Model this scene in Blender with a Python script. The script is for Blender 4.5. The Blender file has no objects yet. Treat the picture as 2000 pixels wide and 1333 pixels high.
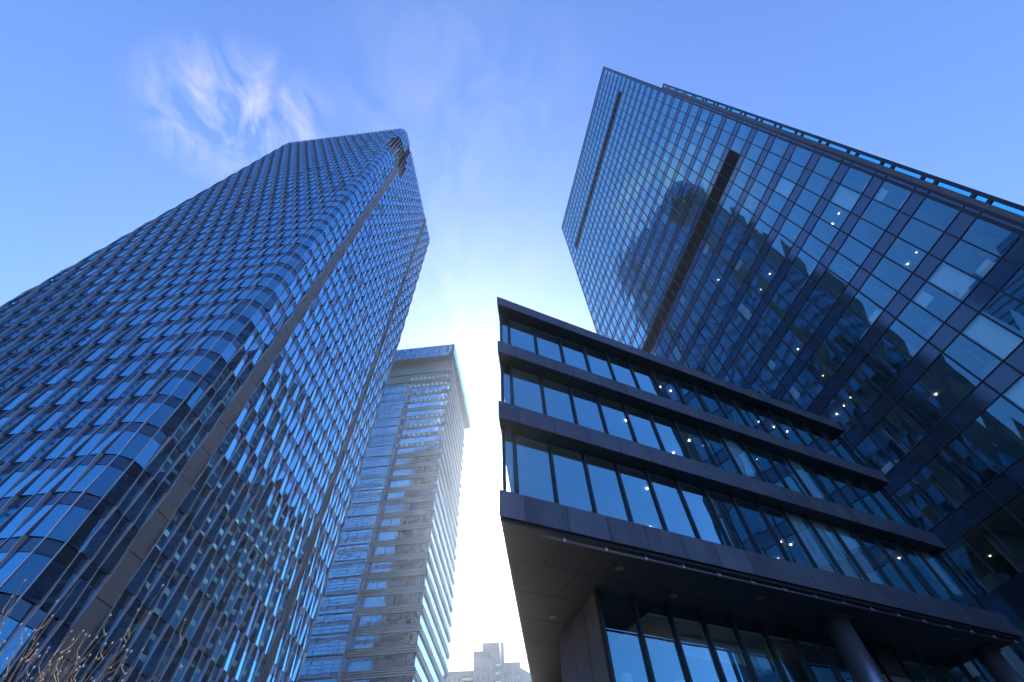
import bpy, math, random
import numpy as np
from mathutils import Matrix, Vector
random.seed(7)
S = bpy.context.scene
COL = S.collection
W_, H_ = 2000.0, 1333.0
# ---------------------------------------------------------------- camera
F_ = 870.2; CX, CY = 1000.0, 666.5
_z = np.array([964.9-CX, 50.0-CY, F_]); _z /= np.linalg.norm(_z)
_f = np.array([0, 0, 1.0]); _y = _f-(_f@_z)*_z; _y /= np.linalg.norm(_y)
_x = np.cross(_y, _z); M = np.array([_x, _y, _z])
CAMZ = 1.6
cam = bpy.data.cameras.new('camera'); cam.sensor_width = 36; cam.lens = F_/2000*36
cam.clip_start = 0.05; cam.clip_end = 8000
co = bpy.data.objects.new('camera', cam); COL.objects.link(co); S.camera = co
R = np.array([M[:, 0], -M[:, 1], -M[:, 2]]).T
mw = Matrix([[*R[0], 0], [*R[1], 0], [*R[2], CAMZ], [0, 0, 0, 1]]); co.matrix_world = mw
def proj(P):
    q = M.T@(np.array(P, float)-np.array([0, 0, CAMZ]))
    if q[2] < .01: return None
    return q[0]/q[2]*F_+CX, q[1]/q[2]*F_+CY
def ray(px, py):
    d = M@np.array([px-CX, py-CY, F_]); return d/np.linalg.norm(d)
# ---------------------------------------------------------------- light
SUN_AZ, SUN_EL = math.radians(-5.1), math.radians(34.6)
sdir = Vector((math.sin(SUN_AZ)*math.cos(SUN_EL), math.cos(SUN_AZ)*math.cos(SUN_EL), math.sin(SUN_EL)))
sl = bpy.data.lights.new('sun', 'SUN'); sl.energy = 3.5; sl.angle = math.radians(.5); sl.color = (1, .93, .82)
so = bpy.data.objects.new('sun', sl); COL.objects.link(so)
so.rotation_euler = sdir.to_track_quat('Z', 'Y').to_euler()
w = bpy.data.worlds.new('World'); S.world = w; w.use_nodes = True
N = w.node_tree.nodes; L = w.node_tree.links; N.clear()
def wn(t, **k):
    n = N.new(t)
    for a, b in k.items(): setattr(n, a, b)
    return n
def wm(op, a, b=None, c=None, clamp=False):
    n = wn('ShaderNodeMath', operation=op); n.use_clamp = clamp
    for i, v in enumerate((a, b, c)):
        if v is None: continue
        if isinstance(v, (int, float)): n.inputs[i].default_value = v
        else: L.new(v, n.inputs[i])
    return n.outputs[0]
sky = wn('ShaderNodeTexSky', sky_type='NISHITA', sun_disc=False, sun_elevation=SUN_EL, sun_rotation=SUN_AZ)
sky.altitude = 50; sky.air_density = 1.0; sky.dust_density = .5; sky.ozone_density = 2.5
tc = wn('ShaderNodeTexCoord')
dt = wn('ShaderNodeVectorMath', operation='DOT_PRODUCT'); L.new(tc.outputs['Generated'], dt.inputs[0]); dt.inputs[1].default_value = sdir
dp = wm('MAXIMUM', dt.outputs['Value'], 0.0)
g1 = wm('MULTIPLY', wm('POWER', dp, 400.0), 80.0)
g2 = wm('MULTIPLY', wm('POWER', dp, 40.0), 3.2)
g3 = wm('MULTIPLY', wm('POWER', dp, 7.0), .85)
glow = wm('ADD', wm('ADD', g1, g2), g3)
# thin cirrus: noise on a high flat layer (direction / height)
sx = wn('ShaderNodeSeparateXYZ'); L.new(tc.outputs['Generated'], sx.inputs[0])
zz = wm('MAXIMUM', sx.outputs[2], 0.05)
cu = wm('DIVIDE', sx.outputs[0], zz); cv = wm('DIVIDE', sx.outputs[1], zz)
cb = wn('ShaderNodeCombineXYZ'); L.new(cu, cb.inputs[0]); L.new(cv, cb.inputs[1])
mp = wn('ShaderNodeMapping'); L.new(cb.outputs[0], mp.inputs[0]); mp.inputs['Rotation'].default_value = (0, 0, math.radians(-12)); mp.inputs['Scale'].default_value = (11, 7, 1)
nz = wn('ShaderNodeTexNoise'); L.new(mp.outputs[0], nz.inputs[0]); nz.inputs['Scale'].default_value = 1.0; nz.inputs['Detail'].default_value = 9; nz.inputs['Roughness'].default_value = .62; nz.inputs['Distortion'].default_value = .7
cr = wn('ShaderNodeMapRange'); L.new(nz.outputs[0], cr.inputs[0]); cr.inputs[1].default_value = .40; cr.inputs[2].default_value = .64
def blob(px, py, sxx, syy, rot=0):
    d = ray(px, py); c0, c1 = d[0]/d[2], d[1]/d[2]
    a = wm('SUBTRACT', cu, float(c0)); b = wm('SUBTRACT', cv, float(c1))
    cc, ss = math.cos(rot), math.sin(rot)
    a2 = wm('DIVIDE', wm('ADD', wm('MULTIPLY', a, cc), wm('MULTIPLY', b, ss)), sxx)
    b2 = wm('DIVIDE', wm('SUBTRACT', wm('MULTIPLY', b, cc), wm('MULTIPLY', a, ss)), syy)
    r = wm('ADD', wm('MULTIPLY', a2, a2), wm('MULTIPLY', b2, b2))
    return wm('POWER', wm('SUBTRACT', 1.0, wm('MINIMUM', r, 1.0)), 1.4)
bl = wm('MAXIMUM', blob(465, 235, .235, .16, 0.15), wm('MULTIPLY', blob(830, 590, .5, .35), .35))
bl = wm('MAXIMUM', bl, wm('MULTIPLY', blob(880, 250, .35, .3), .22))
cl = wm('MULTIPLY', cr.outputs[0], bl)
skm = wn('ShaderNodeMixRGB', blend_type='MULTIPLY'); skm.inputs[0].default_value = 1; L.new(sky.outputs[0], skm.inputs[1]); skm.inputs[2].default_value = (.70, .87, 1.20, 1)
add = wn('ShaderNodeMixRGB', blend_type='ADD'); add.inputs[0].default_value = 1
gc = wn('ShaderNodeVectorMath', operation='SCALE'); gc.inputs[0].default_value = (1.12, 1.0, 1.06); L.new(glow, gc.inputs['Scale'])
L.new(skm.outputs[0], add.inputs[1]); L.new(gc.outputs[0], add.inputs[2])
cm = wn('ShaderNodeMixRGB', blend_type='MIX'); L.new(wm('MULTIPLY', cl, .95), cm.inputs[0]); L.new(add.outputs[0], cm.inputs[1]); cm.inputs[2].default_value = (2.35, 2.45, 3.1, 1)
bg = wn('ShaderNodeBackground'); L.new(cm.outputs[0], bg.inputs[0]); bg.inputs[1].default_value = .10
wo = wn('ShaderNodeOutputWorld'); L.new(bg.outputs[0], wo.inputs[0])
S.view_settings.view_transform = 'Standard'; S.view_settings.look = 'None'; S.view_settings.exposure = 1.72; S.view_settings.gamma = 1
S.cycles.max_bounces = 9; S.cycles.transparent_max_bounces = 10; S.cycles.glossy_bounces = 5; S.cycles.diffuse_bounces = 3
S.cycles.caustics_reflective = False; S.cycles.caustics_refractive = False
# ---------------------------------------------------------------- materials
def mat(name):
    m = bpy.data.materials.new(name); m.use_nodes = True; m.node_tree.nodes.clear(); return m, m.node_tree.nodes, m.node_tree.links
def surf(name, col, rough=.6, metal=0, var=.12, scale=.6, bump=0, col2=None, streak=1.0, spec=.5):
    m, n, l = mat(name); b = n.new('ShaderNodeBsdfPrincipled'); o = n.new('ShaderNodeOutputMaterial'); l.new(b.outputs[0], o.inputs[0])
    t = n.new('ShaderNodeTexCoord'); mp = n.new('ShaderNodeMapping'); l.new(t.outputs['Object'], mp.inputs[0]); mp.inputs['Scale'].default_value = (1, 1, streak)
    z = n.new('ShaderNodeTexNoise'); z.inputs['Scale'].default_value = scale; z.inputs['Detail'].default_value = 6; l.new(mp.outputs[0], z.inputs[0])
    r = n.new('ShaderNodeMapRange'); l.new(z.outputs[0], r.inputs[0]); r.inputs[1].default_value = .3; r.inputs[2].default_value = .7; r.inputs[3].default_value = 0; r.inputs[4].default_value = 1
    x = n.new('ShaderNodeMixRGB'); l.new(r.outputs[0], x.inputs[0])
    x.inputs[1].default_value = (*[c*(1-var) for c in col], 1); x.inputs[2].default_value = (*(col2 or [min(1, c*(1+var)) for c in col]), 1)
    l.new(x.outputs[0], b.inputs['Base Color']); b.inputs['Metallic'].default_value = metal
    rr = n.new('ShaderNodeMapRange'); l.new(z.outputs[0], rr.inputs[0]); rr.inputs[3].default_value = rough*.8; rr.inputs[4].default_value = min(1, rough*1.2); l.new(rr.outputs[0], b.inputs['Roughness'])
    b.inputs['Specular IOR Level'].default_value = spec
    if bump:
        bp = n.new('ShaderNodeBump'); bp.inputs['Strength'].default_value = bump; bp.inputs['Distance'].default_value = .02; l.new(z.outputs[0], bp.inputs['Height']); l.new(bp.outputs[0], b.inputs['Normal'])
    return m
def glass(name, tint, inner, ior=1.9, base=.22, trans=False, rough=0.0, wave=.02, wscale=.5, gain=1.0):
    """coated facade glass: glossy coat over a dark pane (or over a see-through tinted pane)"""
    m, n, l = mat(name); o = n.new('ShaderNodeOutputMaterial'); mx = n.new('ShaderNodeMixShader'); l.new(mx.outputs[0], o.inputs[0])
    g = n.new('ShaderNodeBsdfGlossy'); g.inputs['Roughness'].default_value = rough; g.inputs['Color'].default_value = (*tint, 1)
    if trans:
        i = n.new('ShaderNodeBsdfTransparent'); i.inputs[0].default_value = (*inner, 1)
    else:
        i = n.new('ShaderNodeBsdfDiffuse'); i.inputs[0].default_value = (*inner, 1)
    fr = n.new('ShaderNodeLayerWeight'); fr.inputs[0].default_value = .5
    ma = n.new('ShaderNodeMapRange'); l.new(fr.outputs['Facing'], ma.inputs[0]); ma.inputs[3].default_value = base; ma.inputs[4].default_value = gain
    l.new(ma.outputs[0], mx.inputs[0]); l.new(i.outputs[0], mx.inputs[1]); l.new(g.outputs[0], mx.inputs[2])
    t = n.new('ShaderNodeTexCoord'); z = n.new('ShaderNodeTexNoise'); z.inputs['Scale'].default_value = wscale; z.inputs['Detail'].default_value = 2; l.new(t.outputs['Object'], z.inputs[0])
    bp = n.new('ShaderNodeBump'); bp.inputs['Strength'].default_value = 1; bp.inputs['Distance'].default_value = wave; l.new(z.outputs[0], bp.inputs['Height']); l.new(bp.outputs[0], g.inputs['Normal'])
    return m
def emis(name, col, s):
    m, n, l = mat(name); e = n.new('ShaderNodeEmission'); e.inputs[0].default_value = (*col, 1); e.inputs[1].default_value = s
    o = n.new('ShaderNodeOutputMaterial'); l.new(e.outputs[0], o.inputs[0]); return m
MT = dict(
 lt_glass=glass('blue_coated_glass', (.20, .66, 1.0), (.010, .030, .06), 2.2, .09, gain=1.0, wave=.006, wscale=.35),
 lt_glass_dull=glass('dull_blue_glass', (.22, .50, .78), (.02, .035, .05), 2.2, .06, gain=.62, wave=.008, wscale=.35),
 lt_spandrel=glass('dark_blue_spandrel_glass', (.28, .52, .80), (.010, .022, .04), 1.7, .04, gain=.45, rough=.05, wave=.004),
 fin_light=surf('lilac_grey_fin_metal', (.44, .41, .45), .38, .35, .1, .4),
 fin_dark=surf('dark_rail_and_fin_shade_metal', (.15, .14, .16), .4, .3, .15, .4),  # dark rail metal; on the fins it puts shade into the colour
 body_dark=surf('dark_back_wall', (.02, .022, .028), .7, 0, .2, .3),
 strip=surf('brown_grey_metal_cladding', (.095, .082, .08), .5, .25, .10, 1.2, col2=(.14, .12, .115), streak=9),
 louvre=surf('dark_louvre', (.018, .018, .022), .55, .2, .2, 1.0),
 rt_glass=glass('clear_office_glass', (.31, .74, .92), (.72, .86, .86), 1.75, .06, gain=.95, trans=True, wave=.007, wscale=.22),
 rt_spandrel=glass('blue_grey_spandrel_glass', (.36, .50, .66), (.015, .023, .034), 1.6, .05, gain=.72, rough=.08, wave=.005),
 rt_frame=surf('dark_mullion_metal', (.018, .022, .035), .45, .3, .15, .5),
 rt_screen=glass('cyan_screen_glass', (.5, .8, 1.0), (.12, .72, .98), 1.3, .02, trans=True, gain=.3),
 ceiling=surf('office_ceiling', (.55, .58, .56), .8, 0, .1, .5),
 carpet=surf('office_floor', (.07, .07, .075), .9, 0, .2, .5),
 core=surf('office_core_wall', (.22, .21, .19), .8, 0, .3, .15),
 blind=surf('pale_roller_blind', (.78, .84, .86), .7, 0, .05, .6),
 warm=emis('warm_lamp', (1, .74, .40), .9), dim=emis('dim_downlight', (1, .93, .80), 1.5), cool=emis('white_downlight', (.92, .97, 1), 5.0),
 pod_panel=surf('violet_grey_metal_panel', (.075, .07, .088), .36, .35, .10, .8, col2=(.10, .094, .115)),
 pod_worn=surf('worn_violet_grey_panel', (.062, .058, .075), .46, .35, .22, 1.6, col2=(.10, .094, .11), streak=.3),
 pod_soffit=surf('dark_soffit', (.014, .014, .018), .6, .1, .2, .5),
 pod_glass=glass('podium_glass', (.38, .82, 1.0), (.70, .84, .86), 1.8, .12, gain=1.0, trans=True, wave=.010, wscale=.3),
 pod_mull=surf('black_mullion', (.012, .012, .016), .4, .3, .2, .6),
 steel=surf('satin_steel_column', (.42, .42, .48), .30, .9, .06, .7, streak=.2),
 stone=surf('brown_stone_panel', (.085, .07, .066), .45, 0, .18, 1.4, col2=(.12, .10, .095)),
 mt_glass=glass('teal_tower_glass', (.40, .74, 1.0), (.02, .05, .065), 1.8, .45, wave=.012, wscale=.12),
 mt_band=surf('grey_sill_metal', (.22, .29, .38), .42, .3, .12, .3),
 mt_dark=surf('brown_spandrel', (.095, .10, .115), .5, .2, .15, .3),
 far_wall=surf('pale_render', (.13, .14, .17), .8, 0, .2, .12),
 far_wall2=surf('blue_grey_cladding', (.06, .075, .11), .6, .1, .2, .12),
 far_glass=glass('far_window_glass', (.7, .85, 1), (.03, .05, .07), 1.5, .08, gain=.8),
 dull_far=glass('dull_dark_glass', (.35, .5, .6), (.012, .02, .025), 1.5, .04, gain=.3),
 ground=surf('granite_paving', (.22, .21, .20), .7, 0, .15, .5),
 road=surf('asphalt', (.05, .05, .052), .85, 0, .2, 2),
 paint=surf('road_paint', (.75, .75, .72), .6, 0, .08, 2),
 bark=surf('brown_bark', (.25, .17, .11), .75, 0, .3, 9, .3),
 bud=surf('pale_bud', (.55, .42, .28), .6, 0, .25, 20),
)
# ---------------------------------------------------------------- mesh helpers
def arr(v): return [float(c) for c in v]
class MB:
    def __init__(s): s.v = []; s.f = []; s.m = []; s.mats = []
    def mi(s, m):
        if m not in s.mats: s.mats.append(m)
        return s.mats.index(m)
    def poly(s, pts, m):
        b = len(s.v); s.v += [arr(p) for p in pts]; s.f.append(list(range(b, b+len(pts)))); s.m.append(s.mi(m))
    def hexa(s, p, m, skip=()):
        """p: 8 corners, bottom 4 then top 4 (same order)"""
        b = len(s.v); s.v += [arr(q) for q in p]
        for k, f in enumerate(((0, 3, 2, 1), (4, 5, 6, 7), (0, 1, 5, 4), (1, 2, 6, 5), (2, 3, 7, 6), (3, 0, 4, 7))):
            if k in skip: continue
            s.f.append([b+i for i in f]); s.m.append(s.mi(m))
    def tube(s, pts, rads, m, n=8, cap=True):
        rings = []
        for i, p in enumerate(pts):
            p = Vector(p); d = (Vector(pts[min(i+1, len(pts)-1)])-Vector(pts[max(i-1, 0)])).normalized()
            a = d.cross(Vector((.3, .2, 1)) if abs(d.z) < .9 else Vector((1, 0, 0))).normalized(); c = d.cross(a)
            b = len(s.v); r = rads[i]
            for k in range(n):
                t = 2*math.pi*k/n; s.v.append(arr(p+a*r*math.cos(t)+c*r*math.sin(t)))
            rings.append(b)
        mi = s.mi(m)
        for i in range(len(rings)-1):
            for k in range(n):
                s.f.append([rings[i]+k, rings[i]+(k+1) % n, rings[i+1]+(k+1) % n, rings[i+1]+k]); s.m.append(mi)
        if cap:
            s.f.append([rings[0]+k for k in range(n)][::-1]); s.m.append(mi); s.f.append([rings[-1]+k for k in range(n)]); s.m.append(mi)
    def build(s, name, parent=None, smooth=False, kind=None, label=None):
        me = bpy.data.meshes.new(name)
        if not s.f: return None
        me.from_pydata(s.v, [], s.f)
        for m in s.mats: me.materials.append(MT[m])
        me.polygons.foreach_set('material_index', s.m)
        if smooth: me.polygons.foreach_set('use_smooth', [True]*len(s.f))
        me.update()
        o = bpy.data.objects.new(name, me); COL.objects.link(o)
        if parent: o.parent = parent; 
        if kind: o['kind'] = kind
        if label: o['label'] = label
        return o
class Fr:
    """facade frame: origin (x,y), along u, outward n. point(a, d, z): a along, d outward"""
    def __init__(s, o, u, n=None, k=1.0, zb=0.0):
        s.k = k; s.zb = zb      # module size and base level of the facade grid
        s.o = np.array(o[:2], float); s.u = np.array(u[:2], float); s.u /= np.linalg.norm(s.u)
        s.n = np.array(n[:2], float)/np.linalg.norm(n[:2]) if n is not None else np.array([s.u[1], -s.u[0]])
    def p(s, a, d, z):
        q = s.o+(s.u*a+s.n*d)*s.k; return (q[0], q[1], z*s.k+s.zb)
    def box(s, mb, a0, a1, d0, d1, z0, z1, m, skip=()):
        mb.hexa([s.p(a0, d0, z0), s.p(a1, d0, z0), s.p(a1, d1, z0), s.p(a0, d1, z0), s.p(a0, d0, z1), s.p(a1, d0, z1), s.p(a1, d1, z1), s.p(a0, d1, z1)], m, skip)
def empty(name, loc, label, cat, group=None):
    o = bpy.data.objects.new(name, None); COL.objects.link(o); o.location = (0, 0, 0); o.empty_display_size = 1
    o['label'] = label; o['category'] = cat
    if group: o['group'] = group
    o['_base'] = [float(c) for c in loc]
    return o
def place(o):
    """put the Empty at the thing's base, children keep their world position"""
    b = Vector(o['_base']); del o['_base']
    for c in o.children:
        if c.type == 'MESH':
            for v in c.data.vertices: pass
        c.location = c.location-b
    o.location = b
def structure(o): o['kind'] = 'structure'; return o
def area(pts, occl=None):
    q = [proj(p) for p in pts]
    if any(x is None for x in q): return 0
    xs = [min(max(x[0], 0), W_) for x in q]; ys = [min(max(x[1], 0), H_) for x in q]
    a = abs(sum(xs[i]*ys[(i+1) % len(q)]-xs[(i+1) % len(q)]*ys[i] for i in range(len(q))))/2
    if occl:
        c = proj(np.mean(np.array([list(p) for p in pts]), axis=0))
        if occl(*c): return a*.01
    return a
def split_parts(items, name, parent, occl=None, sub=None):
    """items: list of (polys) ; polys = list of (pts, mat). The 100 that show largest become parts, the rest one stuff part"""
    items = sorted(items, key=lambda it: -max(area(p, occl) for p, _ in it))
    big = items[:100]; rest = items[100:] if len(items) > 100 else []
    for it in big:
        mb = MB()
        for p, m in it: mb.poly(p, m)
        mb.build(name, parent)
    if rest:
        mb = MB()
        for it in rest:
            for p, m in it: mb.poly(p, m)
        mb.build(name, parent, kind='stuff')
def under_podium(x, y):   # image region covered by the low building
    if x < 972: return False
    top = 579+(x-972)*.372
    if x < 1640: return y > top
    return y > 828+(x-1640)*1.19
# ================================================================ ground
def sheet(name, x0, y0, x1, y1, z, m):
    mb = MB(); mb.poly([(x0, y0, z), (x1, y0, z), (x1, y1, z), (x0, y1, z)], m); return structure(mb.build(name))
sheet('ground', -3000, -3000, 3000, 3000, 0, 'ground')
sheet('road', -400, -32, 400, -16, .004, 'road')
mb = MB()
for x in range(-390, 390, 9): mb.poly([(x, -24.1, .008), (x+4, -24.1, .008), (x+4, -23.9, .008), (x, -23.9, .008)], 'paint')
structure(mb.build('road_markings'))
mb = MB(); Fr((-400, -16), (1, 0)).box(mb, 0, 800, -.3, 0, 0, .13, 'ground'); structure(mb.build('kerb'))

# ================================================================ LEFT TOWER (scaled glass facade)
def left_tower():
    T = empty('glass_skyscraper', (-65, 58, 0), 'tall blue glass skyscraper with scale-like zigzag fins and a brown strip near its rounded corner', 'skyscraper')
    L1 = np.array([-92.8, 36.9]); P = np.array([-42.3, 33.7]); Rr = np.array([-39.5, 36.4]); L3 = np.array([-37.3, 83.1])
    ul = (P-L1)/np.linalg.norm(P-L1); ur = (L3-Rr)/np.linalg.norm(L3-Rr)
    # path of column boundaries: (x, y, nx, ny, tag)
    B = []
    def nrm(u): return np.array([u[1], -u[0]])
    nl, nr = nrm(ul), nrm(ur)
    # rounded far-left corner
    c0 = L1+ul*2.8-nl*2.8
    for k in range(3):
        a = k/3*math.pi/2; d = -ul*math.cos(a)+nl*math.sin(a); B.append((*(c0+d*2.8), *d))
    nleft = 29; off = 2.8
    for k in range(nleft+1):
        q = L1+ul*(off+(50.6-off)*k/nleft); B.append((*q, *nl))
    iP = len(B)-1
    cc = P-nl*2.75
    for k in (1, 2):
        a = k/3*math.pi/2; d = nl*math.cos(a)+nr*math.sin(a); B.append((*(cc+d*2.75), *d))
    iR = len(B)
    for u in (0, 1.38, 2.75, 4.12): B.append((*(Rr+ur*u), *nr))
    iD = len(B)-1
    for k in range(20): B.append((*(Rr+ur*(6.7+1.55*k)), *nr))
    iE = iD+1; iS = len(B)-1      # seam starts at 36.15
    for k in range(7): B.append((*(Rr+ur*(38.0+1.45*k)), *nr))
    iT = iS+1; iQ = len(B)-1
    q = Rr+ur*46.7; c1 = q-nr*2.0
    for k in range(1, 4):
        a = k/3*math.pi/2; d = nr*math.cos(a)+ur*math.sin(a); B.append((*(c1+d*2.0), *d))
    n = len(B)
    par0 = (iE) % 2                                # E column counts as even
    z = lambda j: 1.85+4.5*j
    NJ = 46
    DD = .075; DF = .29                                        # nodes step in and out by this much
    out = lambda i, j: (i+j-iE) % 2 == 0
    def pt(i, d, zz):
        # curl inward at the foot of the left face
        x, y, nx, ny = B[i]
        if i <= iR-2 and zz < 19:
            t = (19-zz)/6.5; d = d-3.2*(1-math.sqrt(max(0, 1-min(1, t)**2)))
        return (x+nx*d, y+ny*d, zz)
    wins = []; fins = []; mul = []
    def opening(i, j):      # recessed sky terrace near the top of the rounded corner
        return iP <= i <= iE+1 and 39 <= j <= 42
    for i in range(n-1):
        if i == iD or i == iS: continue
        for j in range(0, NJ):
            if i < iR-1 and z(j+1) < 14: continue
            if opening(i, j) and not (j == 42 and i in (iP, iE+1)): continue
            z0, z1 = z(j), z(j+1)
            # flat pane through three nodes; its fourth (upper) corner falls behind the out node
            bl, br, tl, tr = (DD, 0, 0, -DD) if out(i, j) else (0, DD, -DD, 0)
            e = random.gauss(0, .012)
            zs = z1-1.35
            le = lambda q: bl+(tl-bl)*(q-z0)/4.5+e
            ri = lambda q: br+(tr-br)*(q-z0)/4.5-e
            curl = i <= iR-2 and z0 < 19
            z0c = 13 if (z0 < 13 and curl) else z0
            segs = []; gm_ = 'lt_glass_dull' if random.random() < .08 else 'lt_glass'
            steps = 4 if curl else 1
            for k in range(steps):
                za = z0c+.06+(zs-z0c-.06)*k/steps; zb = z0c+.06+(zs-z0c-.06)*(k+1)/steps
                segs.append(([pt(i, le(za), za), pt(i+1, ri(za), za), pt(i+1, ri(zb), zb), pt(i, le(zb), zb)], gm_))
            segs.append(([pt(i, le(zs+.08), zs+.08), pt(i+1, ri(zs+.08), zs+.08), pt(i+1, ri(z1-.06), z1-.06), pt(i, le(z1-.06), z1-.06)], 'lt_spandrel'))
            wins.append(segs)
    split_parts(wins, 'window', T)
    for i in range(n):
        x, y, nx, ny = B[i]
        for j in range(0, NJ):
            if i < iR-1 and z(j+1) < 14: continue
            if opening(i, j) and opening(i-1, j) and j != 39: continue
            up = out(i, j+1)
            zs = max(z(j), 13) if i <= iR-2 else z(j)
            st = 5 if (i <= iR-2 and zs < 19) else 1
            th = .03
            tx, ty = -ny*th, nx*th
            P_ = []
            for k in range(st):
                a = zs+(z(j+1)-zs)*k/st; c = zs+(z(j+1)-zs)*(k+1)/st
                fa, fc = (a-z(j))/4.5, (c-z(j))/4.5
                da, dc = (DF*fa, DF*fc) if up else (DF*(1-fa), DF*(1-fc))
                ia, ic = -DD-.06, -DD-.06
                def q(s_, d, zz):
                    p = pt(i, d, zz); return (p[0]+s_*tx, p[1]+s_*ty, zz)
                da += .07; dc += .07
                P_.append(([q(-1, ia, a), q(-1, da, a), q(-1, dc, c), q(-1, ic, c)], 'fin_light' if up else 'fin_dark'))  # fin sides above an out node get their shade as darker colour
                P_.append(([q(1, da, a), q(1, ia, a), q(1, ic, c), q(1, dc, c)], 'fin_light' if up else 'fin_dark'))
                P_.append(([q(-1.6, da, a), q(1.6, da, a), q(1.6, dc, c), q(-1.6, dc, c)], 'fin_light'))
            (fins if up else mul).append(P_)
    split_parts(fins, 'fin', T); split_parts(mul, 'mullion', T)
    # body: dark wall just behind the glass + roof + foot soffit
    mb = MB()
    for i in range(n-1):
        if i == iD: continue
        lo = 13.0 if i < iR-1 else 0
        rows = [lo]+([14.5, 16, 17.5, 19] if i <= iR-2 else [])+[z(39), z(43), z(NJ)+.6]
        for a, b in zip(rows[:-1], rows[1:]):
            if a == z(39) and iP <= i <= iE+1: continue
            mb.poly([pt(i, -.42, a), pt(i+1, -.42, a), pt(i+1, -.42, b), pt(i, -.42, b)], 'body_dark')
    back = [(B[-1][0]-50, B[-1][1]+.5), (B[0][0], B[-1][1])]
    ring = [(b[0]-b[2]*.42, b[1]-b[3]*.42) for b in B]
    for (a, b) in ((ring[-1], back[1]), (back[1], ring[0])):
        for j in range(-1, NJ):
            for k in range(16):
                p0 = [a[c]+(b[c]-a[c])*(k+.03)/16 for c in (0, 1)]; p1 = [a[c]+(b[c]-a[c])*(k+.97)/16 for c in (0, 1)]; zb_ = max(0, z(j))
                mb.poly([(*p0, zb_), (*p1, zb_), (*p1, z(j+1)-1.3), (*p0, z(j+1)-1.3)], 'lt_glass'); mb.poly([(*p0, z(j+1)-1.25), (*p1, z(j+1)-1.25), (*p1, z(j+1)-.08), (*p0, z(j+1)-.08)], 'lt_spandrel')
    mb.poly([(*a, z(NJ)) for a in ring+[back[1]]], 'body_dark')
    mb.poly([(b[0]-b[2]*3.4, b[1]-b[3]*3.4, 13.0) if i <= iR-2 else (*ring[i], 13.0) for i, b in enumerate(B)]+[(*back[1], 13.0)], 'body_dark')
    fl = Fr(L1, ul, nl); fl.box(mb, 4, 48, -6.5, -5.5, 0, 13, 'body_dark')
    mb.build('wall', T)
    # parapet coping
    mb = MB()
    for i in range(n-1):
        mb.poly([pt(i, .15, z(NJ)), pt(i+1, .15, z(NJ)), pt(i+1, .15, z(NJ)+.5), pt(i, .15, z(NJ)+.5)], 'fin_light')
    mb.build('parapet', T)
    # recessed terrace: back wall, columns, floor and ceiling, little white fittings
    fr = Fr(Rr, ur, nr); zt0, zt1 = z(39), z(43)
    mb = MB(); cx = [pt(i, -.16, 0) for i in range(iP, iE+3)]
    inn = [pt(i, -2.8, 0) for i in range(iP, iE+3)]
    for zz, m in ((zt0, 'louvre'), (zt1, 'louvre')):
        for k in range(len(cx)-1):
            mb.poly([(*cx[k][:2], zz), (*cx[k+1][:2], zz), (*inn[k+1][:2], zz), (*inn[k][:2], zz)], m)
    for k in range(len(inn)-1): mb.poly([(*inn[k][:2], zt0), (*inn[k+1][:2], zt0), (*inn[k+1][:2], zt1), (*inn[k][:2], zt1)], 'louvre')
    mb.build('terrace', T)
    mb = MB()
    for i in range(iP, iE+3):
        x, y, nx, ny = B[i]
        mb.tube([(x-nx*.5, y-ny*.5, zt0), (x-nx*.5, y-ny*.5, zt1)], [.09, .09], 'fin_light', 6)
    mb.build('terrace_railing', T)
    mb = MB()
    for k in range(5):
        p = fr.p(1.2+k*.1, -.9, zt0+3+k*2.6); mb.tube([p, (p[0], p[1], p[2]+.9)], [.22, .22], 'blind', 6)
    mb.build('terrace_fitting', T)
    # the brown strip between D and E: shallow recess, cladding boards with open joints
    mb = MB()
    zz = 0; step = 4.5; k = 0
    while zz < zt0-.1:
        z1 = min(zz+step, zt0)
        fr.box(mb, 4.20, 6.62, -.6, .16, zz+.05, z1-.05, 'strip'); zz = z1
    fr.box(mb, 4.12, 6.70, -.8, -.25, 0, zt0, 'body_dark')
    mb.build('cladding_strip', T)
    # seam: bundle of vertical rails
    mb = MB(); fr.box(mb, 36.2, 37.95, -.8, -.3, 0, z(NJ), 'body_dark')
    for a in (36.45, 37.05, 37.65): fr.box(mb, a-.045, a+.045, -.4, .35, 0, z(NJ)+.4, 'fin_dark')
    mb.build('vertical_rail', T)
    place(T)
left_tower()

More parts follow.
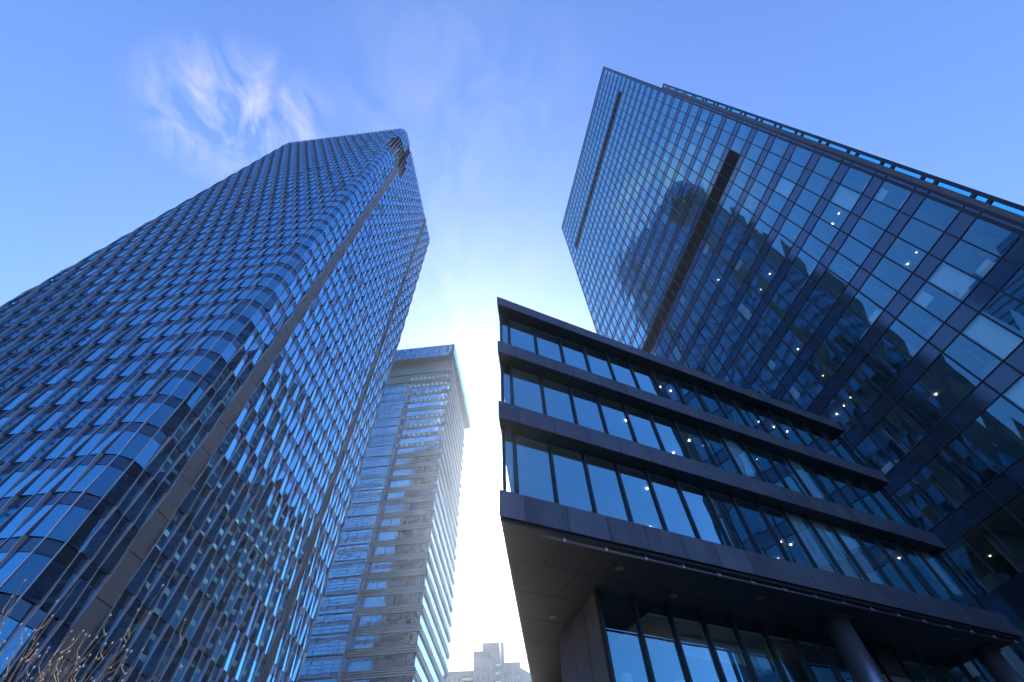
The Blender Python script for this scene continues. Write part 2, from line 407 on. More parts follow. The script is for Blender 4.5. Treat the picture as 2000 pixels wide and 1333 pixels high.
# ================================================================ RIGHT TOWER (flat gridded office tower)
def right_tower():
    T = empty('office_tower', (36, 30, 0), 'dark blue gridded glass office tower with two black horizontal louvre slots, reflecting another skyscraper', 'skyscraper')
    R2 = np.array([18.412, 55.143]); R1 = np.array([28.974, 10.396])
    W = np.linalg.norm(R1-R2); fr = Fr(R2, R1-R2); 
    if fr.n[0] > 0: fr.n = -fr.n
    HT = 142.0; FH = 3.99; z0 = 12.45
    zk = lambda k: z0+FH*k
    mul = [45.5-1.5*k for k in range(0, 31)]
    xs = [W-.12]+[m for m in mul if m > .5]+[.12]; xs = sorted(xs)
    nk = 32
    wins = []; lv = MB()
    g2r, g1r = 42.45, 42.45
    for k in range(-3, nk+1):
        zb = zk(k); zt = min(zk(k+1)-1.12, HT-.5)
        if zt-zb < .8: continue
        for a, b in zip(xs[:-1], xs[1:]):
            if k == 11 and b <= g1r+.1: continue
            if k == 26 and b <= g2r+.1 and a > 3.0: continue
            if k == 26 and a <= 3.0 and False: continue
            t1 = random.gauss(0, .006); t2 = random.gauss(0, .006)
            big = k <= 0
            wins.append([([fr.p(a+.03, t1, zb+.04), fr.p(b-.03, -t1, zb+.04), fr.p(b-.03, t2, zt-.04), fr.p(a+.03, -t2, zt-.04)], 'rt_glass' if b-a > .6 else 'rt_spandrel')])
    split_parts(wins, 'window', T, under_podium)
    for k in range(-3, nk+1):      # spandrel bands, one part per storey
        mb = MB(); zt = zk(k); zb = zt-1.12
        for a, b in zip(xs[:-1], xs[1:]):
            t1 = random.gauss(0, .003)
            mb.poly([fr.p(a+.02, t1, zb), fr.p(b-.02, -t1, zb), fr.p(b-.02, -t1, zt), fr.p(a+.02, t1, zt)], 'rt_spandrel')
        for q in (zb-.045, zt-.005): fr.box(mb, .1, W-.1, -.1, .05, q, q+.05, 'rt_frame')
        if k in (0, -1, -2): fr.box(mb, .1, W-.1, .052, .13, zb-.25, zt+.15, 'rt_spandrel')
        mb.build('spandrel', T)
    for a in xs:                     # mullions, one part each
        mb = MB(); heavy = abs(a-W) < 1 or a < 1
        h = .10 if heavy else .035
        fr.box(mb, a-h, a+h, -.12, .09, 0, HT, 'rt_frame'); mb.build('mullion', T)
    # louvre slots
    for k, r_, l_ in ((11, g1r, .3), (26, g2r, 3.5)):
        mb = MB(); zb, zt = zk(k), zk(k+1)-1.12
        fr.box(mb, l_, r_, -.5, -.42, zb, zt, 'louvre')
        n = 9
        for i in range(n):
            q = zb+(zt-zb)*(i+.3)/n; fr.box(mb, l_, r_, -.42, -.06, q, q+.06, 'louvre')
        mb.build('louvre_slot', T)
    # parapet band
    mb = MB(); fr.box(mb, 0, W, -.4, .12, HT-.35, HT, 'rt_frame'); mb.build('parapet', T)
    # interiors: slabs with ceilings, core, side and back walls
    sl = MB(); ce = MB()
    for k in range(-3, nk+2):
        zt = min(zk(k), HT-.8)
        fr.box(sl, .15, W-1.5, -9, -.14, zt-.30, zt-.02, 'carpet')
        if zt-1.0 > 0: fr.box(ce, .2, W-1.5, -8.95, -.16, zt-1.02, zt-.95, 'ceiling')
    sl.build('floor_slab', T); ce.build('ceiling', T)
    mb = MB(); fr.box(mb, .15, W-1.5, -9.6, -9.02, 0, HT-1, 'core')
    for a in (.2, 9, 18, 24.5, 31, 38.5): fr.box(mb, a, a+.14, -9.0, -.9, 0, HT-1.2, 'core')
    mb.build('core_wall', T)
    mb = MB()
    mb.hexa([fr.p(0,-34,0), fr.p(W-4.8,-34,0), fr.p(W-1.5,-9.7,0), fr.p(0,-9.7,0), fr.p(0,-34,HT-.4), fr.p(W-4.8,-34,HT-.4), fr.p(W-1.5,-9.7,HT-.4), fr.p(0,-9.7,HT-.4)], 'rt_spandrel')
    fr.box(mb, -.05, .12, -33.9, -.13, 0, HT-.36, 'rt_spandrel'); mb.hexa([fr.p(W-1.36,-9.69,0), fr.p(W-1.3,-9.69,0), fr.p(W+.01,-.13,0), fr.p(W-.1,-.13,0), fr.p(W-1.36,-9.69,HT-.37), fr.p(W-1.3,-9.69,HT-.37), fr.p(W+.01,-.13,HT-.37), fr.p(W-.1,-.13,HT-.37)], 'body_dark'); mb.build('wall', T)
    mb = MB()
    for a in [6+7.5*i for i in range(6)]: mb.tube([fr.p(a, -2.2, 0), fr.p(a, -2.2, HT-2)], [.45, .45], 'core', 12)
    mb.build('column', T, smooth=True)
    # furniture behind the glass: blinds, boards, desks silhouettes
    rng = random.Random(3)
    n = 0
    for k in range(-2, 22):
        for a, b in zip(xs[:-1], xs[1:]):
            if b-a < 1: continue
            lower = k < 9
            if rng.random() < (.16 if lower else .10) and n < 95:
                mb = MB(); zt = zk(k+1)-1.15; h = rng.choice((.7, 1.2, 2.4, 2.8, 1.0))
                wdt = rng.choice((.5, .95, .95, .6))*(b-a)
                fr.box(mb, a+.05, a+.05+wdt-.1, -.24, -.20, zt-h, zt, 'blind'); mb.build('blind', T); n += 1
    mb = MB()
    for k in range(-3, 30):
        for a, b in zip(xs[:-1], xs[1:]):
            if rng.random() < .35:
                h = rng.uniform(.5, 1.1); fr.box(mb, a+.1, b-.1-rng.random()*.6, -.9-rng.random(), -.5, zk(k)+.02, zk(k)+h, rng.choice(('carpet', 'core', 'body_dark', 'blind')))
    mb.build('office_furniture', T, kind='stuff')
    # ceiling lights, in short rows as the offices have them
    rows = [(k, a) for k in range(-2, 24) for a in np.arange(1.7, W-3, 3.0)]
    rng.shuffle(rows); n = 0
    for k, a in rows:
        d = -rng.choice((1.6, 2.4, 3.8)); q = proj(fr.p(a, d, zk(k+1)-1.04)); lo = k < 9
        if not q or not (0 < q[0] < W_ and 0 < q[1] < H_) or under_podium(*q): continue
        if rng.random() > (.42 if lo else .12): continue
        warm = rng.random() < .16 and lo; m_ = rng.choice((1, 2, 3, 3)) if lo else 1
        for c in range(1 if warm else m_):
            mb = MB(); p = fr.p(a+.95*c, d, zk(k+1)-1.04)
            if warm:
                fr.box(mb, a-.32, a+.32, d-.22, d-.04, p[2]-.05, p[2], 'warm'); fr.box(mb, a-.32, a+.32, d+.04, d+.22, p[2]-.05, p[2], 'warm')
            else:
                mb.tube([(p[0], p[1], p[2]-.035), (p[0], p[1], p[2])], [.045, .045], rng.choice(('cool', 'cool', 'dim')), 10)
            mb.build('ceiling_light', T); n += 1
        if n >= 96: break
    # free-standing glass screen beyond the right-hand edge
    zs = 90.7; sc = MB(); fr.box(sc, W+.52, W+.76, -.12, .06, 0, zs, 'rt_frame'); fr.box(sc, W-.015, W+.30, -.12, .07, 0, zs, 'strip')
    for k in range(-3, 20):
        for q in (zk(k)-1.12, zk(k)):
            if 0 < q < zs: fr.box(sc, W+.30, W+.52, -.12, .05, q-.14, q+.14, 'rt_frame')
    fr.box(sc, W+.30, W+.52, -.12, .05, zs-.25, zs, 'rt_frame')
    s_ = sc.build('side_screen', T)
    pn = MB(); pn.poly([fr.p(W+.30, -.03, 0), fr.p(W+.52, -.03, 0), fr.p(W+.52, -.03, zs-.2), fr.p(W+.30, -.03, zs-.2)], 'rt_screen'); pn.build('screen_glass', s_)
    place(T)
right_tower()

# ================================================================ LOW BUILDING with dark bands
def podium():
    T = empty('low_office_building', (14, 24, 0), 'low dark glass office building with four projecting violet-grey metal bands and an overhang on columns', 'building')
    K = .80; ZB = .32; Z = lambda z: z*K+ZB
    A = np.array([-.56, 10.16]); B = np.array([18.96, 20.0]); fr = Fr(A, B-A, None, K, ZB); LN = 27.2
    # left side direction (recedes)
    sd = np.array([.05, 1.0]); sd /= np.linalg.norm(sd)
    bands = [(23.2, 24.0), (18.76, 19.62), (14.36, 15.3), (9.98, 10.95)]
    nb = 16; mo = [.93+1.617*k for k in range(nb+1)]
    def pl(a, d, z): return fr.p(a, d, z)
    cl = lambda d: -d*(.05*.8924+.4513)/(.8924-.05*.4513)*1.0     # along-offset following the left side
    def lx(dep):     # along coordinate of the left side at depth dep behind the front
        # point = A + t*sd ; depth = t*(sd . -n)
        t = dep/(-(sd@fr.n)); return (sd@fr.u)*t
    def lbox(mb, dep0, dep1, a1, z0, z1, m, inset=0):
        mb.hexa([fr.p(lx(dep0)+inset, -dep0, z0), fr.p(a1, -dep0, z0), fr.p(a1, -dep1, z0), fr.p(lx(dep1)+inset, -dep1, z0),
                 fr.p(lx(dep0)+inset, -dep0, z1), fr.p(a1, -dep0, z1), fr.p(a1, -dep1, z1), fr.p(lx(dep1)+inset, -dep1, z1)], m)
    for bi, (z0, z1) in enumerate(bands):
        mb = MB(); edges = [0]+[m for m in mo[:-1:1]]+[LN]
        for a, b in zip(edges[:-1], edges[1:]):
            fr.box(mb, a+(.012 if a else 0), b-.012, -.05+random.gauss(0, .002), random.gauss(0, .002), z0, z1, random.choice(('pod_panel', 'pod_panel', 'pod_worn')))
        lbox(mb, .052, 14, LN-.02, z0+.006, z1-.012, 'pod_soffit', .02)
        # side return panels
        for k in range(8):
            d0, d1 = .06+k*1.75, .06+(k+1)*1.75-.02
            mb.hexa([fr.p(lx(d0)-.02, -d0, z0), fr.p(lx(d0)+.03, -d0, z0), fr.p(lx(d1)+.03, -d1, z0), fr.p(lx(d1)-.02, -d1, z0),
                     fr.p(lx(d0)-.02, -d0, z1), fr.p(lx(d0)+.03, -d0, z1), fr.p(lx(d1)+.03, -d1, z1), fr.p(lx(d1)-.02, -d1, z1)], 'pod_panel')
        mb.build('facade_band', T)
    rec = .60
    for s in range(3):
        zb = bands[s+1][1]; zt = bands[s][0]
        ed = [.45]+mo+[LN-.05]
        for a, b in zip(ed[:-1], ed[1:]):
            if b-a < .1: continue
            t = random.gauss(0, .003); u = random.gauss(0, .003)
            mb = MB(); mb.poly([fr.p(a+.04, -rec+t, zb-.02), fr.p(b-.04, -rec-t, zb-.02), fr.p(b-.04, -rec+u, zt+.02), fr.p(a+.04, -rec-u, zt+.02)], 'pod_glass')
            mb.build('window', T)
        for a in ed:
            mb = MB(); fr.box(mb, a-.045, a+.045, -rec-.06, -rec+.10, zb-.01, zt+.01, 'pod_mull'); mb.build('mullion', T)
        # side glazing
        mb = MB()
        for k in range(7):
            d0, d1 = rec+k*1.9, rec+(k+1)*1.9
            mb.poly([fr.p(lx(d0)+.5, -d0-.05, zb), fr.p(lx(d1)+.5, -d1, zb), fr.p(lx(d1)+.5, -d1, zt), fr.p(lx(d0)+.5, -d0-.05, zt)], 'pod_glass')
        mb.build('side_glazing', T)
        # interior of the storey
        it = MB(); lbox(it, .7, 7.5, LN-.3, zt-.06, zt-.01, 'ceiling', .5); lbox(it, .7, 7.5, LN-.3, zb+.0, zb+.06, 'carpet', .5)
        fr.box(it, 5.2, LN-.4, -7.7, -7.5, zb, zt, 'core'); it.build('ceiling', T)
        rng = random.Random(20+s)
        pt = MB()
        for a in (6.6, 13.2, 19.5, 24.5): fr.box(pt, a, a+.12, -7.4, -1.6, zb+.07, zt-.07, 'core')
        pt.build('partition', T)
        for k in range(nb):
            a, b = mo[k], mo[k+1]
            if (s == 2 and 9 <= k <= 11) or (s == 1 and k in (8, 11)) or (s == 2 and k == 15):
                h = {9: 3.0, 10: 2.8, 11: 3.1, 8: 2.4}.get(k, 2.2)
                mb = MB(); fr.box(mb, a+.12, b-.12, -rec-.22, -rec-.19, zt-h, zt-.03, 'blind'); mb.build('blind', T)
        for k in range(10):
            a = rng.uniform(3, LN-2); d = -rng.choice((1.6, 2.8, 4.2)); p = fr.p(a, d, zt-.07)
            mb = MB(); mb.tube([(p[0], p[1], p[2]-.04), p], [.035, .035], 'cool', 8); mb.build('ceiling_light', T)
    # roof
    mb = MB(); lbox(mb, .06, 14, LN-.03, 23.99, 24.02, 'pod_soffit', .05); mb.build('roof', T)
    # end wall on the right and back block
    mb = MB(); fr.box(mb, LN-.045, LN-.02, -14, -rec-.1, 9.99, 22.99, 'pod_mull'); 
    fr.box(mb, 8.5, LN-.05, -14, -7.8, -.4, 23.0, 'pod_soffit'); mb.build('wall', T)
    # soffit over the entrance, with joints
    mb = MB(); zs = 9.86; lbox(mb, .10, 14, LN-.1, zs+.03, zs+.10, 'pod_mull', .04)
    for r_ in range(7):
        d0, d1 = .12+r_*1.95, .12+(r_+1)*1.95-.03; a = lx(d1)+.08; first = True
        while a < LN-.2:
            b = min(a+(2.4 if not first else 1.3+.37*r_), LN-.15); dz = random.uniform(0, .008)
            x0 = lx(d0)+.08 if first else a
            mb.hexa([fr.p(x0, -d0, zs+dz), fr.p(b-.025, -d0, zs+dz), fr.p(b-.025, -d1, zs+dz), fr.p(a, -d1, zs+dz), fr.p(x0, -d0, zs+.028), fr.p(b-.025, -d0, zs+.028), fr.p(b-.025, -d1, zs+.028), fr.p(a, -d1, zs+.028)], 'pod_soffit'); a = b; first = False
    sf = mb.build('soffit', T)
    for a, d in ((5.22, 1.23), (11.78, 1.17), (16.83, 1.14), (23.63, 1.06), (8.4, 2.3), (20.4, 2.3), (4.7, 5.5)):
        p = fr.p(a, -d, zs); mb = MB(); mb.tube([(p[0], p[1], p[2]-.02), (p[0], p[1], p[2]+.001)], [.13, .115], 'strip', 16); mb.build('downlight', sf)
    # rail under the lowest band with studs
    mb = MB(); zr = 9.62; mb.tube([fr.p(1.6, -.22, 9.74), fr.p(LN-.2, -.22, 9.74)], [.035, .035], 'pod_panel', 10); rl = mb.build('rail', T, smooth=True)
    for k in range(16):
        a = 2.4+1.617*k; 
        if a > LN-.4: break
        p = fr.p(a, -.22, 9.74); mb = MB(); mb.tube([p, (p[0], p[1], p[2]+.1)], [.014, .014], 'steel', 6); q = fr.p(a, -.155, 9.74)
        mb.tube([p, q], [.04, .03], 'steel', 8); mb.build('stud', rl)
    # ground storey
    D = 2.9; a0 = 5.2
    gm = [a0+1.617*k for k in range(0, 14)]
    for a, b in zip(gm[:-1], gm[1:]):
        t = random.gauss(0, .003); mb = MB()
        if 17.9 < a < 20: 
            for x0, x1 in ((a+.03, a+.8), (a+.83, b-.03)): fr.box(mb, x0, x1, -D-.1, -D+.02, -.4, 8.6, 'stone')
            fr.box(mb, a+.03, b-.03, -D-.1, -D, 8.65, zs, 'pod_soffit'); mb.build('stone_panel', T); continue
        mb.poly([fr.p(a+.04, -D+t, -.4), fr.p(b-.04, -D-t, -.4), fr.p(b-.04, -D, zs), fr.p(a+.04, -D, zs)], 'pod_glass'); mb.build('window', T)
    for a in gm:
        mb = MB(); fr.box(mb, a-.05, a+.05, -D-.08, -D+.14, -.4, zs, 'pod_mull'); mb.build('mullion', T)
    # transom boxes seen inside the glass
    mb = MB()
    for k in (2, 3, 4): fr.box(mb, gm[k]+1.1, gm[k+1]+1.0, -D-1.3, -D-1.2, 8.6, 9.3, 'blind')
    mb.build('sign_board', T)
    it = MB(); fr.box(it, 7.6, LN-.2, -8.4, -D-.2, zs-.5, zs-.4, 'ceiling'); fr.box(it, 7.6, LN-.2, -8.4, -8.3, -.4, zs-.4, 'core'); it.build('ceiling', T)
    for a, d, zc in ((9.3, 4.4, 7.2), (11.3, 4.4, 7.2), (13.0, 5.2, 7.3), (15.1, 4.7, 7.3), (7.3, 5.0, 7.4)):
        p = fr.p(a, -d, zc); mb = MB(); mb.tube([p, (p[0], p[1], p[2]+.45)], [.20, .20], 'blind', 14, cap=False); mb.tube([(p[0], p[1], p[2]+.06), (p[0], p[1], p[2]+.12)], [.18, .18], 'warm', 14)
        mb.tube([(p[0], p[1], p[2]+.45), (p[0], p[1], Z(zs-.5))], [.012, .012], 'pod_mull', 5); mb.build('pendant_lamp', T)
    # left end: wall turning back under the overhang (stone fin walls, glazed return)
    mb = MB(); P0 = fr.p(a0, -D, 0); P1 = fr.p(5.9, -7.2, 0); P2 = fr.p(9.6, -13.9, 0)
    def wall(a, b, m, z1=Z(zs), th=.1):
        d = np.array([b[0]-a[0], b[1]-a[1]]); d /= np.linalg.norm(d); nn = np.array([-d[1], d[0]])*th
        mb.hexa([(a[0], a[1], 0), (b[0], b[1], 0), (b[0]-nn[0], b[1]-nn[1], 0), (a[0]-nn[0], a[1]-nn[1], 0), (a[0], a[1], z1), (b[0], b[1], z1), (b[0]-nn[0], b[1]-nn[1], z1), (a[0]-nn[0], a[1]-nn[1], z1)], m)
    n = 3
    for k in range(n):
        q0 = [P0[i]+(P1[i]-P0[i])*(k+.015)/n for i in range(2)]; q1 = [P0[i]+(P1[i]-P0[i])*(k+.985)/n for i in range(2)]; wall(q0, q1, 'stone')
    n = 5
    for k in range(n):
        q0 = [P1[i]+(P2[i]-P1[i])*(k+.01)/n for i in range(2)]; q1 = [P1[i]+(P2[i]-P1[i])*(k+.99)/n for i in range(2)]; wall(q0, q1, 'stone')
    mb.build('stone_wall', T)
    place(T)
    # round columns in front of the glass
    for lab, a in (('round satin steel column nearer the camera under the dark overhang, left of the pale wall panels', 16.15), ('round satin steel column at the far right end of the dark overhang', 26.3)):
        p = fr.p(a, -1.5, 0); c = empty('column', (p[0], p[1], 0), lab, 'column', 'steel columns under the overhang')
        zs_ = Z(zs)
        mb = MB(); mb.tube([(p[0], p[1], .12), (p[0], p[1], zs_-.14)], [.40, .40], 'steel', 40); mb.build('shaft', c, smooth=True)
        mb = MB(); mb.tube([(p[0], p[1], zs_-.14), (p[0], p[1], zs_+.001)], [.48, .48], 'pod_soffit', 32); mb.build('collar', c)
        mb = MB(); mb.tube([(p[0], p[1], 0.002), (p[0], p[1], .12)], [.56, .54], 'pod_mull', 32); mb.build('base', c)
        place(c)
podium()

# ================================================================ MIDDLE TOWER
def middle_tower():
    T = empty('banded_tower', (-45, 135, 0), 'distant glass tower with pale horizontal bands and an overhanging boxy crown, behind the skyscraper', 'skyscraper')
    C2 = np.array([-25.0, 112.2]); C1 = np.array([-62.0, 114.4]); C3 = np.array([-22.3, 157.0])
    uf = (C2-C1)/np.linalg.norm(C2-C1)
    B2 = np.array([-25.75, 115.1]); B3 = np.array([-25.0, 157.0]); B1 = B2-uf*36
    ff = Fr(B2, -uf, (0, -1)); fs = Fr(B2, B3-B2, (1, 0))
    LS = np.linalg.norm(B3-B2); FH = 4.4; zf = lambda k: 123.1-4.4*28+4.4*k; top = 149.3
    mb = MB(); mb.hexa([(*B1, 0), (*(B2+(-.25, .25)), 0), (*(B3+(-.25, 0)), 0), (*(B1+(0, 42)), 0), (*B1, top), (*(B2+(-.25, .25)), top), (*(B3+(-.25, 0)), top), (*(B1+(0, 42)), top)], 'body_dark'); mb.build('wall', T)
    rng = random.Random(5)
    wf = []; ws = []; wl = []
    for k in range(0, 34):
        z0 = zf(k)
        if z0+1.9 > 147: break
        # front: windows (vision strip)
        for i in range(9):
            a, b = .05+i*1.78, .05+(i+1)*1.78; t = rng.gauss(0, .006)
            wf.append([([ff.p(a+.04, .05+t, z0+1.75), ff.p(b-.04, .05-t, z0+1.75), ff.p(b-.04, .05, z0+4.3), ff.p(a+.04, .05, z0+4.3)], 'mt_glass')])
        for i in range(24):
            a, b = .05+i*1.74, .05+(i+1)*1.74; t = rng.gauss(0, .003)
            ws.append([([fs.p(a+.03, .05+t, z0+1.75), fs.p(b-.03, .05-t, z0+1.75), fs.p(b-.03, .05, z0+4.3), fs.p(a+.03, .05, z0+4.3)], 'mt_glass')])
        if z0 < 132:
            for i in range(10):
                a, b = 16.3+i*1.9, 16.3+(i+1)*1.9; t = rng.gauss(0, .008)
                wl.append([([ff.p(a+.03, 2.05+t, z0+.3), ff.p(b-.03, 2.05-t, z0+.3), ff.p(b-.03, 2.05, z0+4.3), ff.p(a+.03, 2.05, z0+4.3)], 'mt_glass')])
    split_parts(wf+ws+wl, 'window', T)
    for k in range(0, 34):       # projecting louvre sills, one part per storey and face
        z0 = zf(k)
        if z0 > 146: break
        mb = MB()
        if k >= 22:
            ff.box(mb, 0, 16.2, 0, .12, z0+.05, z0+1.7, 'mt_dark')
        for h, t in ((.10, .28), (.62, .22), (1.10, .22), (1.52, .16)):
            ff.box(mb, 0, 16.1, .02, .38, z0+h, z0+h+t, 'mt_band')
        fs.box(mb, 0, LS, 0, .16, z0+.0, z0+1.74, 'mt_dark')
        for h in (.02, .55, 1.1): fs.box(mb, -.3, LS+.3, .165, .5, z0+h, z0+h+.20, 'mt_band')
        mb.build('sill_band', T)
        if z0 < 132:
            mb = MB(); ff.box(mb, 16.25, 36, 2.0, 2.2, z0-.05, z0+.28, 'rt_frame')
            for h in (1.1, 1.9, 2.7, 3.5): ff.box(mb, 16.25, 36, 2.06, 2.12, z0+h, z0+h+.06, 'rt_frame')
            mb.build('bay_sill', T)
    mb = MB(); ff.box(mb, 16.2, 36, .1, 2.0, 0, 136.3, 'body_dark'); ff.box(mb, 16.0, 16.22, 0, 2.25, 0, 136.6, 'mt_band'); ff.box(mb, 16.0, 36, .1, 2.25, 136.3, 136.8, 'mt_band'); mb.build('bay', T)
    for x in (4.4, 8.9, 13.3): pass
    mb = MB()
    for z0 in (139.9, 144.8): ff.box(mb, 0, 36, 0, .5, z0, z0+.5, 'mt_dark')
    ff.box(mb, 0, 36, -.1, .06, 137, 148.9, 'mt_dark'); mb.build('upper_band', T)
    # small bright fittings on the upper storeys
    for k in (24, 25, 26, 27, 29, 30, 31, 32):
        for i in range(9):
            a = 1.1+i*1.78
            if k >= 31 or rng.random() < .85: mb = MB(); ff.box(mb, a, a+.75, .38, .46, zf(k)+.55, zf(k)+1.45, 'blind'); mb.build('bright_fitting', T)
    # crown
    mb = MB(); z0, z1 = 152.3, 160.0
    D1 = C1; D4 = C1+np.array([0, 44])
    mb.hexa([(*D1, z0), (*C2, z0), (*C3, z0), (*D4, z0), (*D1, z1), (*C2, z1), (*C3, z1), (*D4, z1)], 'mt_dark')
    cr = mb.build('crown', T)
    fc = Fr(C2, C1-C2, (0, -1)); fcs = Fr(C2, C3-C2, (1, 0))
    mb = MB()
    for i in range(16):
        for r in range(3): a = .05+i*2.3; mb.poly([fc.p(a, .06, z0+.2+r*2.5), fc.p(a+2.2, .06+rng.gauss(0, .01), z0+.2+r*2.5), fc.p(a+2.2, .06, z0+2.6+r*2.5), fc.p(a, .06+rng.gauss(0, .01), z0+2.6+r*2.5)], 'lt_glass')
    for i in range(19):
        a = .05+i*2.35
        mb.poly([fcs.p(a, .06, z0+2.2), fcs.p(a+2.28, .06, z0+2.2), fcs.p(a+2.28, .06, z1-.2), fcs.p(a, .06, z1-.2)], 'mt_glass')
    mb.build('glass_panel', cr)
    mb = MB(); ff.box(mb, 0, 36, -.2, .15, 148.9, 152.4, 'mt_dark'); fs.box(mb, .2, LS, -.2, .1, 145, 152.4, 'mt_dark'); mb.build('crown_neck', T)
    place(T)
middle_tower()

# ================================================================ FAR APARTMENT BLOCKS
def far():
    def at_(px, py, dist):
        d = ray(px, py); t = dist/math.hypot(d[0], d[1]); return np.array([d[0]*t, d[1]*t, d[2]*t+CAMZ])
    DI = 250.0
    def pos(px, py=1262): return at_(px, py, DI)
    T = empty('apartment_tower', pos(950)*[1, 1, 0], 'pale distant apartment tower with a stepped top and balconies, in the gap between towers', 'building')
    c = pos(940, 1262); fr = Fr(c[:2], (1, .05), (0, -1)); sc = 1.0
    def U(px): 
        p = pos(px); return float((p[:2]-c[:2])@fr.u)
    def Zt(px, py): return float(at_(px, py, DI)[2])
    zc = Zt(945, 1265); 
    def blk(name, x0, x1, d0, d1, z1, m, z0=0, par=T):
        mb = MB(); fr.box(mb, U(x0), U(x1), d0, d1, z0, z1, m); return mb.build(name, par)
    zl = Zt(900, 1307); zt = Zt(960, 1257); zm = Zt(933, 1273)
    blk('left_wing', 868, 930, -14, -2, zl, 'far_wall2'); blk('tower_shaft', 926, 964, -14, 0, zm-2.6, 'far_wall')
    blk('roof_cap', 925, 958, -15, .5, zm, 'far_wall2', zm-2.6); blk('roof_frame', 943, 975, -12, .7, zt, 'far_wall2', zt-4.0)
    blk('frame_leg', 978, 984, -3, .7, zt-.01, 'far_wall2', 40); blk('frame_leg', 955, 962, -12, -1, zt-4, 'far_wall', zm); blk('side_shaft', 964, 979, -13, -1.5, zm-3, 'far_wall2')
    for k in range(5):
        for x in (905, 968): 
            mb = MB(); z = zm-6-k*3.4 if x == 968 else zl-4-k*3.4
            fr.box(mb, U(x), U(x+ (10 if x == 968 else 20)), -1.6, .6, z, z+.25, 'blind'); fr.box(mb, U(x), U(x+(10 if x == 968 else 20)), .5, .6, z+.25, z+1.2, 'far_glass'); mb.build('balcony', T)
    for k in range(10):
        for x in (934, 944, 953):
            mb = MB(); z = zm-8-k*3.4; fr.box(mb, U(x), U(x+3), -.02, .06, z, z+1.5, 'far_glass'); mb.build('window', T)
        for x in (878, 888, 897, 908, 917):
            mb = MB(); z = zl-4.2-k*3.4; fr.box(mb, U(x), U(x+5), -2.02, -1.9, z, z+1.6, 'far_glass'); mb.build('window', T)
    place(T)
    T2 = empty('apartment_tower', pos(1010)*[1, 1, 0], 'blue-grey flat-roofed apartment block right of the stepped pale tower', 'building')
    zr = Zt(1010, 1297); zr2 = Zt(1012, 1292)
    mb = MB(); p0, p1, p2 = U(979), U(1013), U(1036)
    mb.hexa([fr.p(p0, -4, 0), fr.p(p1, -4, 0), fr.p(p2, -14, 0), fr.p(p0, -14, 0), fr.p(p0, -4, zr), fr.p(p1, -4, zr), fr.p(p2, -14, zr), fr.p(p0, -14, zr)], 'far_wall2'); mb.build('wall', T2)
    mb = MB(); fr.box(mb, U(981), U(1014), -10, -5, zr, zr+2.4, 'far_wall2'); mb.build('roof_house', T2)
    for k in range(9):
        for x in (983, 989, 995, 1002, 1008):
            mb = MB(); z = zr-3.4-k*3.4; fr.box(mb, U(x), U(x+3.4), -4.02, -3.9, z, z+1.8, 'far_glass'); mb.build('window', T2)
    place(T2)
far()

# ================================================================ city behind the camera (seen in the reflections)
def back_city():
    def block(x, y, w_, d_, h, lab, m='mt_glass', band='mt_dark', rot=0):
        T = empty('office_block', (x, y, 0), lab, 'building'); u = (math.cos(rot), math.sin(rot))
        mb = MB(); fr = Fr((x, y), u); fr.box(mb, -w_/2, w_/2, -d_/2, d_/2, 0, h, 'body_dark'); mb.build('wall', T)
        mb = MB()
        z = 0
        while z < h-4:
            fr.box(mb, -w_/2-.2, w_/2+.2, -d_/2-.2, d_/2+.2, z, z+1.1, band); z += 4
        mb.build('floor_band', T)
        mb = MB(); fr.box(mb, -w_/2-.1, w_/2+.1, -d_/2-.1, d_/2+.1, 0, h-.6, m, skip=(0, 1)); mb.build('glazing', T)
        place(T)
    block(-235, -10, 46, 60, 205, 'glass office block standing behind the viewer to the left', rot=.06)
    block(-150, -35, 60, 60, 55, 'low office block behind the viewer across the road', 'far_glass', 'far_wall')
    block(22, 118, 34, 34, 92, 'dark office block hidden behind the low building, seen only in reflections', 'dull_far', 'mt_dark')
    block(58, 116, 36, 34, 172, 'tall dark tower added out of view behind the gridded office tower to darken reflections', 'dull_far', 'mt_dark')  # unseen tower, added to darken what the facades mirror
    block(60, -110, 60, 36, 20, 'wide office block behind the viewer beyond the road', 'far_glass', 'far_wall')
    block(-30, -130, 44, 30, 24, 'office block straight behind the viewer', 'far_glass', 'far_wall2')
    block(110, -60, 40, 50, 24, 'office block behind the viewer to the right', 'far_glass', 'far_wall2')
back_city()

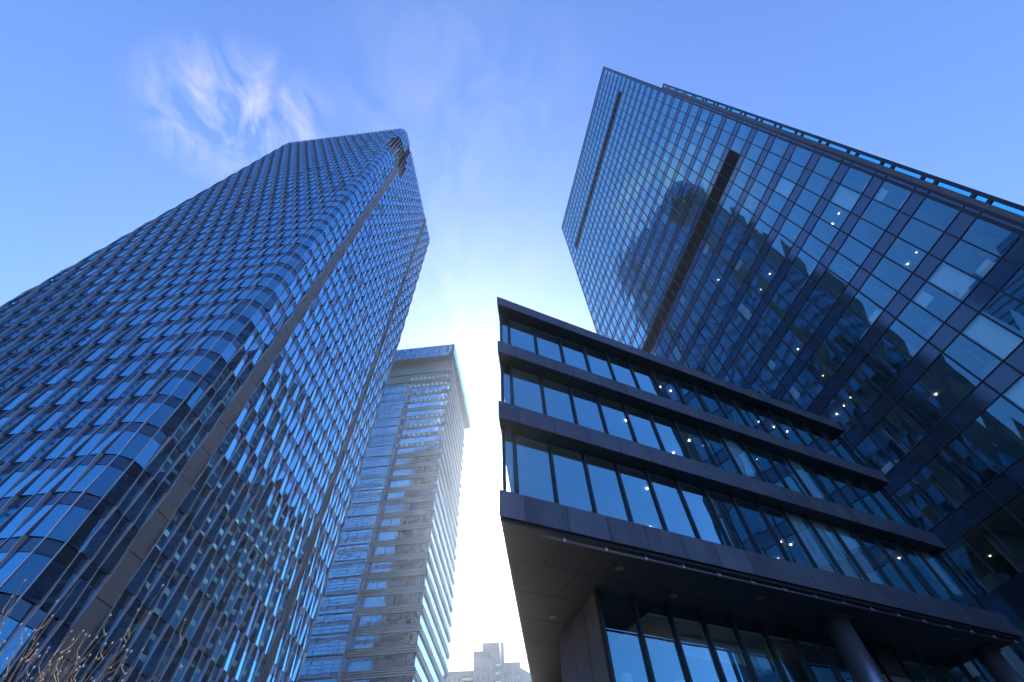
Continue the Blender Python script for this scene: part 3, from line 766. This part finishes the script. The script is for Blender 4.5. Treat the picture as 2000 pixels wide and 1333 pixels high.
# ================================================================ bare young tree at the lower left
def bare_tree(loc, hgt, seed, label, name='bare_tree', ntw=42, spread=.9):
    rng = random.Random(seed); T = empty(name, loc, label, 'tree', 'bare trees at the lower left')
    x, y = loc[:2]; tips = []
    mb = MB(); mb.tube([(x, y, 0), (x+.03, y, hgt*.35), (x-.02, y+.02, hgt*.55)], [.05, .04, .025], 'bark', 8); mb.build('trunk', T, smooth=True)
    mb = MB(); bd = MB()
    for k in range(ntw):
        a = rng.uniform(0, 2*math.pi); z0 = hgt*rng.uniform(.25, .55); r = rng.uniform(.15, spread); top = hgt*rng.uniform(.72, 1.0)
        p = [Vector((x, y, z0))]; n = 9; ph = rng.uniform(0, 6); 
        for i in range(1, n+1):
            t = i/n; rr = r*(t**.8)+.02*math.sin(ph+9*t)
            p.append(Vector((x+rr*math.cos(a+.25*math.sin(3*t+ph)), y+rr*math.sin(a+.25*math.sin(3*t+ph)), z0+(top-z0)*t+rng.uniform(-.01, .01))))
        mb.tube(p, [.012*(1-.78*i/n) for i in range(n+1)], 'bark', 5, cap=False)
        for i in range(3, n+1):
            if rng.random() < .75:
                q = p[i]+Vector((rng.uniform(-.015, .015), rng.uniform(-.015, .015), .005)); bd.tube([q-Vector((0, 0, .012)), q, q+Vector((0, 0, .016))], [.002, .008, .001], 'bud', 6, cap=False)
            if rng.random() < .55:
                q = p[i]; b = rng.uniform(0, 6.28); ln = rng.uniform(.08, .3)
                e = q+Vector((math.cos(b)*ln*.5, math.sin(b)*ln*.5, ln)); m_ = (q+e)/2+Vector((math.cos(b)*ln*.15, math.sin(b)*ln*.15, -.02))
                mb.tube([q, m_, e], [.005, .004, .002], 'bark', 4, cap=False)
                bd.tube([e-Vector((0, 0, .012)), e, e+Vector((0, 0, .016))], [.002, .009, .001], 'bud', 6, cap=False)
    cr = mb.build('crown', T, smooth=True); bd.build('bud', cr, kind='stuff')
    place(T)
bare_tree((-4.25, 4.75, 0), 4.0, 4, 'bare twiggy young tree with pale buds, right-hand one in front of the skyscraper foot')
bare_tree((-5.1, 4.9, 0), 3.75, 9, 'bare twiggy young tree with pale buds, left-hand one nearest the photo corner', ntw=32)

# entrance canopy under the foot of the skyscraper
cn = empty('entrance_canopy', (-62, 27, 0), 'pale flat canopy slab on posts below the foot of the tall skyscraper', 'canopy')
mb = MB(); f2 = Fr((-62, 27), (1, -.06)); f2.box(mb, -10, 13, -4, 4, 14.6, 15.3, 'far_wall'); mb.build('slab', cn)
for a in (-8, 0, 8):
    mb = MB(); p = f2.p(a, 0, 0); mb.tube([(p[0], p[1], 0), (p[0], p[1], 14.6)], [.3, .3], 'steel', 12); mb.build('post', cn, smooth=True)
place(cn)

# ================================================================ haze
def haze():
    m, n, l = mat('thin_haze'); o = n.new('ShaderNodeOutputMaterial'); v = n.new('ShaderNodeVolumePrincipled'); l.new(v.outputs[0], o.inputs['Volume'])
    v.inputs['Color'].default_value = (.72, .86, 1, 1); v.inputs['Density'].default_value = HAZE; v.inputs['Anisotropy'].default_value = .72
    MT['haze'] = m; mb = MB(); mb.hexa([(-420, -220, -1), (300, -220, -1), (300, 420, -1), (-420, 420, -1), (-420, -220, 260), (300, -220, 260), (300, 420, 260), (-420, 420, 260)], 'haze'); mb.build('haze', kind='stuff')
HAZE = .00022
if HAZE: haze()
